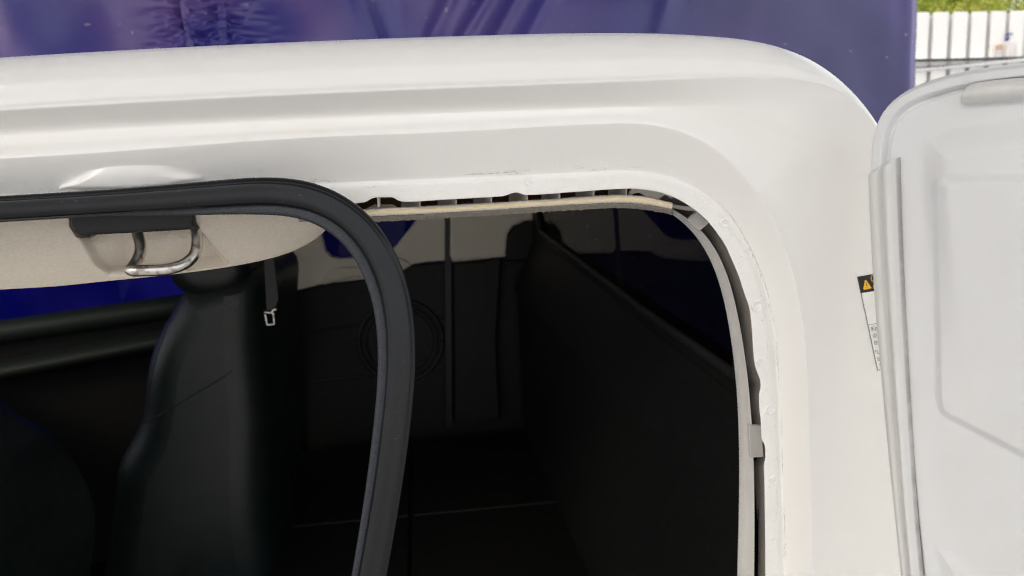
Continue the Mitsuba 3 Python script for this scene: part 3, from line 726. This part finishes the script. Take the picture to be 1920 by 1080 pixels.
mL, uvL = strip(([(1629, 334), (1633, 430), (1640, 550), (1651, 680), (1662, 800), (1676, 940), (1691, 1080), (1718, 1330)],
                 [(1687, 334), (1690, 430), (1695, 550), (1702, 680), (1709, 800), (1718, 940), (1730, 1080), (1752, 1330)]), 0,
                lambda t: np.where(t < 0.48, 0.0045 * np.sin(np.pi * np.clip(t / 0.48, 0, 1)) ** 0.7, 0.0012 + 0.0070 * np.sin(np.pi * np.clip((t - 0.48) / 0.52, 0, 1)) ** 0.75) + 0.0005 - 0.003 * (t > 0.99) - 0.003 * (t < 0.01),
                lambda t: np.where(t < 0.48, 4 + 44 * t, 16 + 44 * (t - 0.48)))
add(f'{door}__sealing_strip', mL, 'strip_vinyl', True, uv=uvL)
mT, uvT = strip(([(1806, 196), (1850, 193), (1920, 187), (2050, 174), (2250, 150)][::1], [(1822, 158), (1856, 152), (1920, 146), (2050, 132), (2250, 108)]), 0,
                lambda t: 0.0085 * np.sin(np.pi * np.clip(t * 0.96 + 0.02, 0, 1)) ** 0.6 + 0.0005 - 0.004 * (t < 0.02), lambda t: 0 * t)
add(f'{door}__sealing_strip', mT, 'strip_vinyl', True, uv=np.c_[uvT[:, 0], 0.2 + 0 * uvT[:, 1]])

# ------------------------------------------------------------------ warning sticker on the pillar, half hidden by the door
def on_pillar(u, v):
    return P(u, v, YF - 0.0395 - 0.0004)
so, sx, sy = np.array([1607.0, 519.0]), np.array([1.0, -0.17]), np.array([0.215, 1.0])     # tilted like the pillar
def stk(a, b): return so + np.multiply.outer(np.asarray(a, float), sx) + np.multiply.outer(np.asarray(b, float), sy)
ylay = YF - 0.0395
# depth of the pillar face under the sticker, from the cab side mesh
sel = (gu > 1585) & (gu < 1720) & (gv > 480) & (gv < 740) & (np.array(vv)[None] < 6)
A_ = np.c_[gu[sel], gv[sel], np.ones(sel.sum())]
coef = np.linalg.lstsq(A_, G[..., 1][sel], rcond=None)[0]
print('pillar fit residual', np.abs(A_ @ coef - G[..., 1][sel]).max())
from scipy.interpolate import griddata
def pillar_y(u, v):
    y = griddata(np.c_[gu[sel], gv[sel]], G[..., 1][sel], (u, v), method='linear')
    return np.where(np.isnan(y), coef[0] * u + coef[1] * v + coef[2], y)
def lay(a, b, lift): q = stk(a, b); return P(q[..., 0], q[..., 1], pillar_y(q[..., 0], q[..., 1]) - lift)
def patch(a0, a1, b0, b1, lift, n=8):
    A, B = np.meshgrid(np.linspace(a0, a1, n), np.linspace(b0, b1, 3 * n), indexing='ij')
    return grid_mesh(lay(A, B, lift))
sk = f'{T}__warning_sticker'
add(f'{sk}__backing', patch(0, 62, 0, 176, 0.00035), 'print_white', True)
add(f'{sk}__header_band', patch(0, 62, 0, 31, 0.00055), 'print_black', True)
for r_ in ((0, 1.8, 31, 176), (60.2, 62, 31, 176), (0, 62, 174.5, 176), (1.8, 62, 90, 91)):
    add(f'{sk}__border', patch(*r_, 0.00055), 'print_grey', True)
def flat(poly_ab, lift):
    v, f = trimesh.creation.triangulate_polygon(poly_ab, engine='earcut')
    v = np.asarray(v)
    return trimesh.Trimesh(lay(v[:, 0], v[:, 1], lift), f, process=False)
tri = Polygon([(8, 24), (20, 24), (14, 10)]).buffer(1.6)
add(f'{sk}__warning_triangle', flat(tri, 0.00075), 'print_amber', False)
add(f'{sk}__warning_triangle__mark' if False else f'{sk}__exclamation_mark', cat(flat(Polygon([(13.2, 12.5), (14.9, 12.5), (14.4, 19.5), (13.7, 19.5)]), 0.0009), flat(Point(14.05, 22).buffer(0.8), 0.0009)), 'print_black', False)
def words(text, a, b, size, bs, key):
    m = meshkit.text_mesh(text, size, depth=0.02)
    v = np.array(m.vertices)
    m = trimesh.Trimesh(lay(a + v[:, 0] * 0.85, b - v[:, 1], 0.00078 + v[:, 2] * 0.004), m.faces[:, ::-1], process=False)
    add(f'{sk}__{key}', m, bs, False)
words('CAUTION', 23, 14, 12, 'print_amber', 'heading')
for b, w in ((103, 'Keep'), (116, 'the'), (129, 'the')):
    words(w, 5, b, 8.5, 'print_grey', 'lettering')
for b, pts in ((139, [(5, 3), (6, 0), (8, 1), (7, 5), (10, 6), (11, 2)]), (153, [(5, 1), (8, 0), (9, 4), (6, 5), (6, 2)]), (166, [(6, 0), (9, 0), (9, 5)])):
    q = np.array(pts, float); q = spline(q, 30, s=0) if len(q) > 3 else np.vstack([np.linspace(q[0], q[1], 8), np.linspace(q[1], q[2], 8)[1:]])
    add(f'{sk}__lettering', flat(LineString(q + [0, b]).buffer(0.55), 0.0008), 'print_grey', False)

# ------------------------------------------------------------------ unseen roof on posts, added to shade the truck (above the frame)
tag('added_canopy', 'added unseen roof sheet shading the white cab and the tarp', 'added_canopy')
CZ = 3.3
cp = np.array([[[x, y, CZ + 0.15 * math.cos(y * 0.9 - 1.0) + 0.03 * math.sin(x * 3)] for x in np.linspace(-3.5, 2.3, 30)] for y in np.linspace(-1.3, 3.25, 24)])
add('added_canopy__sheet', cat(grid_mesh(cp), grid_mesh(cp + [0, 0, 0.01])), 'added_canopy_vinyl', True)
for x_, y_ in ((-3.45, -1.25), (-3.45, 3.2), (2.25, -1.25), (1.5, 3.2)):
    if True:
        add('added_canopy__post', round_bar(np.array([[x_, y_, z] for z in np.linspace(0, CZ + 0.05, 6)]), 0.025, 10), 'fence_grey', True)

add(f'{sk}__heading', flat(LineString(spline([(28, 27), (27, 21), (31, 19), (34, 22), (34, 28)], 30)).buffer(0.9), 0.0008), 'print_amber', False)

# ------------------------------------------------------------------ behind: blue tarp
YT = 3.0
us = np.arange(-900, 1737, 4.0)
X = P(us, 60 + 0 * us, YT)[:, 0]
zc = P(900, 50, YT)[2]
Z = np.concatenate([np.linspace(0.02, zc - 0.45, 70), np.linspace(zc - 0.45, zc + 0.35, 190)[1:], np.linspace(zc + 0.35, 3.3, 30)[1:]])
XX, ZZ = np.meshgrid(X, Z, indexing='ij')
UUt = np.broadcast_to(us[:, None], XX.shape)
n3 = lambda a, b, s, o=3: meshkit.fbm(np.stack([XX * a, ZZ * b, 0 * XX + 3.3], -1), o, s) - 0.5
Yt = YT + n3(1.6, 1.2, 1) * 0.22 + n3(3.5, 2.2, 2, 2) * 0.10
for cu in (352, 421):                          # stitched seams: puckers on both sides
    dx = (UUt - cu)
    amp = np.exp(-np.abs(dx) / 26)
    zj = ZZ + 0.00022 * np.abs(dx) * np.sin(ZZ * 21 + cu)
    pk = meshkit.noise(np.stack([0 * XX + cu + (dx > 0), zj * 42, dx * 0.022], -1), 5) - 0.5 + 0.7 * (meshkit.noise(np.stack([0 * XX + cu + (dx > 0), zj * 90, dx * 0.04], -1), 6) - 0.5)
    Yt += amp * pk * 0.11 * np.clip(np.abs(dx) / 8, 0, 1) - 0.004 * np.exp(-(dx / 5.5) ** 2)
fold = np.exp(-((UUt - 740) / 26) ** 2)
Yt += 0.03 * np.tanh((UUt - 742 + (ZZ - zc) * 60) / 16) * np.exp(-((UUt - 742) / 150) ** 2)
for (cu, sl_, w, hgt_) in ((820, 260, 16, 0.012), (880, 330, 14, 0.010), (940, 300, 14, 0.009), (1000, 280, 16, 0.008), (1240, 120, 18, 0.010), (700, -160, 18, -0.012), (1400, 60, 30, 0.008)):
    Yt += -2.6 * hgt_ * np.exp(-((UUt - cu - (ZZ - zc) * sl_) / w) ** 2) * np.exp(-((ZZ - zc - 0.03) / 0.35) ** 2)
edge = np.clip((UUt - 1664) / 72, 0, 1)
Yt += edge ** 2 * 0.05 - 0.02 * np.exp(-((UUt - 1714) / 14) ** 2)
tg_ = grid_mesh(np.stack([XX, Yt, ZZ], -1))
tag('tarp', 'shiny violet blue tarp hanging behind the white cab', 'tarp')
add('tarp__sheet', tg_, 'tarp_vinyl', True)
for cu in (352, 421):
    i = int(round((cu + 900) / 4))
    q = np.stack([XX[i], Yt[i] - 0.004, ZZ[i]], -1)
    a_ = q + [-0.014, 0.003, 0]; b_ = q + [0.014, 0.003, 0]
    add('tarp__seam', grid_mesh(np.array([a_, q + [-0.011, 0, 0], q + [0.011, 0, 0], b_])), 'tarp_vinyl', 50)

# ------------------------------------------------------------------ white fence with a rail, cable, bottle, trees
YN = 6.2
tag('fence', 'white slatted fence below the trees, right of the blue tarp', 'fence')
lo, hi = P(1800, 130, YN), P(1800, 24, YN)
pitch = float(P(1818, 60, YN)[0] - P(1782, 60, YN)[0])
x_s = float(P(1764, 60, YN)[0])
zt = hi[2]
for i in range(-8, 30):
    xc = x_s + i * pitch
    m = rounded_box(xc - pitch * 0.38, xc + pitch * 0.38, YN, YN + 0.02, 0.05, zt + 0.01, 0.006, 2)
    add('fence__slat', m, 'fence_white', 40)
add('fence__backing_sheet', box(x_s - 9 * pitch, x_s + 30 * pitch, YN + 0.05, YN + 0.06, 0.03, zt - 0.005), 'fence_grey', False)
zr = P(1800, 107, YN - 0.1)[2]
YS = YN - 0.085
zsh = P(1880, 108, YS)[2]
xa, xb = x_s - 7 * pitch, x_s + 15 * pitch
tag('wall_shelf', 'long narrow shelf with a dark front edge on the white fence', 'shelf')
add('wall_shelf__board', box(xa, xb, YS - 0.01, YN - 0.002, zsh - 0.006, zsh - 0.001), 'fence_white', False)
add('wall_shelf__front_edge', sweep(np.array([[x, YS - 0.015, zsh - 0.008 - 0.002 * math.sin(x * 3)] for x in np.linspace(xa, xb, 30)]), np.c_[np.cos(ang) * 0.012, np.sin(ang) * 0.012], nrm=[0, -1, 0]), 'dark_cable', True)
bx_ = P(1890, 90, YS + 0.06)
tag('pump_bottle', 'white pump bottle with a blue pump head on the fence shelf', 'bottle')
hb_ = float(P(1890, 78, YS + 0.06)[2] - zsh)
wb = float(P(1899, 90, YS + 0.06)[0] - bx_[0])
add('pump_bottle__body', rounded_box(bx_[0] - wb, bx_[0] + wb, YS + 0.005, YS + 0.075, zsh, zsh + hb_, 0.012), 'bottle_white', 40)
add('pump_bottle__collar', trimesh.creation.cylinder(radius=0.014, height=0.03).apply_translation((bx_[0] - 0.012, YS + 0.06, zsh + hb_ + 0.015)), 'pump_blue', 30)
add('pump_bottle__pump', cat(trimesh.creation.cylinder(radius=0.005, height=0.05).apply_translation((bx_[0] - 0.012, YS + 0.06, zsh + hb_ + 0.045)), rounded_box(bx_[0] - 0.022, bx_[0] + 0.035, YS + 0.05, YS + 0.07, zsh + hb_ + 0.058, zsh + hb_ + 0.072, 0.005).to_mesh() and
    box(bx_[0] - 0.022, bx_[0] + 0.03, YS + 0.05, YS + 0.07, zsh + hb_ + 0.058, zsh + hb_ + 0.070)), 'pump_blue', 30)
add('pump_bottle__label', box(bx_[0] + wb * 0.4, bx_[0] + wb * 0.8, YS + 0.003, YS + 0.0045, zsh + 0.02, zsh + hb_ * 0.7), 'fence_grey', False)
px_ = P(1869, 92, YS + 0.08)
tag('small_carton', 'small tan topped packet standing left of the pump bottle', 'packet')
add('small_carton__box', rounded_box(px_[0] - 0.022, px_[0] + 0.015, YS + 0.03, YS + 0.07, zsh, zsh + 0.07, 0.004), 'fence_grey', 40)
add('small_carton__lid', rounded_box(px_[0] - 0.022, px_[0] + 0.015, YS + 0.03, YS + 0.07, zsh + 0.07, zsh + 0.115, 0.004), 'label_tan', 40)
# white pipe and thin dark wire lower down, nearer
YP = 4.2
pp_ = np.array([P(u, v, YP) for u, v in ((1560, 140), (1700, 133), (1760, 129.5), (1810, 124), (1870, 117), (1930, 111), (2100, 100))])
pz = np.array(splev(np.linspace(0, 1, 60), splprep(pp_.T, s=1e-4)[0])).T
add('white_pipe', round_bar(pz, 0.009, 12), 'fence_white', True)
tag('white_pipe', 'thin white pipe crossing in front of the fence just above the door', 'pipe')
pw = np.array([P(u, v - 5.5, YP + 0.1) for u, v in ((1560, 138), (1700, 133), (1760, 130.5), (1800, 127), (1860, 121), (1930, 115), (2100, 105))])
add('dark_wire', round_bar(np.array(splev(np.linspace(0, 1, 60), splprep(pw.T, s=1e-4)[0])).T, 0.004, 8), 'dark_cable', True)
tag('dark_wire', 'thin dark wire running just above the white pipe', 'wire')
YG = 9.0
zg = P(1820, 0, YG)[2]
for t_, (u, dz, seed) in enumerate(((1735, 0.2, 1), (1825, 0.5, 2), (1930, 0.3, 3))):
    r2 = np.random.default_rng(seed)
    key = 'tree' if t_ == 0 else f'tree_{t_:03d}'
    base = P(u, 0, YG + 0.4 * t_)
    tag(key, ['yellow green tree above the fence, nearest to the tarp edge', 'yellow green tree above the middle of the fence', 'yellow green tree above the pump bottle, farthest to the right'][t_], 'tree')
    trunk = np.array([[base[0] + 0.05 * math.sin(z * 2 + t_), base[1] + 0.6, z] for z in np.linspace(0, zg + 1.6, 24)])
    ms = [tube(trunk, 0.06, 10, scale=np.linspace(1.3, 0.35, 24))]
    for j in range(9):
        st_ = trunk[12 + j]
        dr_ = np.array([r2.normal(0, 1), r2.normal(0, 1), 0.5]); dr_ /= np.linalg.norm(dr_)
        ms.append(tube(np.array([st_ + dr_ * s_ * 0.8 + [0, 0, 0.05 * s_ * s_] for s_ in np.linspace(0, 1, 8)]), 0.016, 6, scale=np.linspace(1, 0.3, 8)))
    add(f'{key}__trunk', cat(*ms), 'bark', True)
    cl = r2.normal(0, 1, (90, 3)) * [0.42, 0.45, 0.42] + [base[0], base[1] + 0.6, zg + dz]
    for b in range(3):
        n_ = 2600
        c = cl[r2.integers(0, 90, n_)] + r2.normal(0, 0.11, (n_, 3))
        a1 = r2.normal(0, 1, (n_, 3)); a1 /= np.linalg.norm(a1, axis=1, keepdims=True)
        a2 = np.cross(a1, r2.normal(0, 1, (n_, 3))); a2 /= np.linalg.norm(a2, axis=1, keepdims=True)
        sz = r2.uniform(0.025, 0.05, (n_, 1))
        V = np.stack([c - a1 * sz, c + a2 * sz * 0.4, c + a1 * sz, c - a2 * sz * 0.4], 1).reshape(-1, 3)
        I = np.arange(n_)[:, None] * 4
        add(f'{key}__crown', trimesh.Trimesh(V, np.vstack([I + [0, 1, 2], I + [0, 2, 3]]), process=False), f'leaf_green_{b}', False)

gp = np.array([[-60, -60, 0], [60, -60, 0], [60, 60, 0], [-60, 60, 0]], float)
add('ground', trimesh.Trimesh(gp, [[0, 1, 2], [0, 2, 3]], process=False), 'concrete', False)
labels['ground'] = {'kind': 'structure', 'label': 'pale concrete yard'}
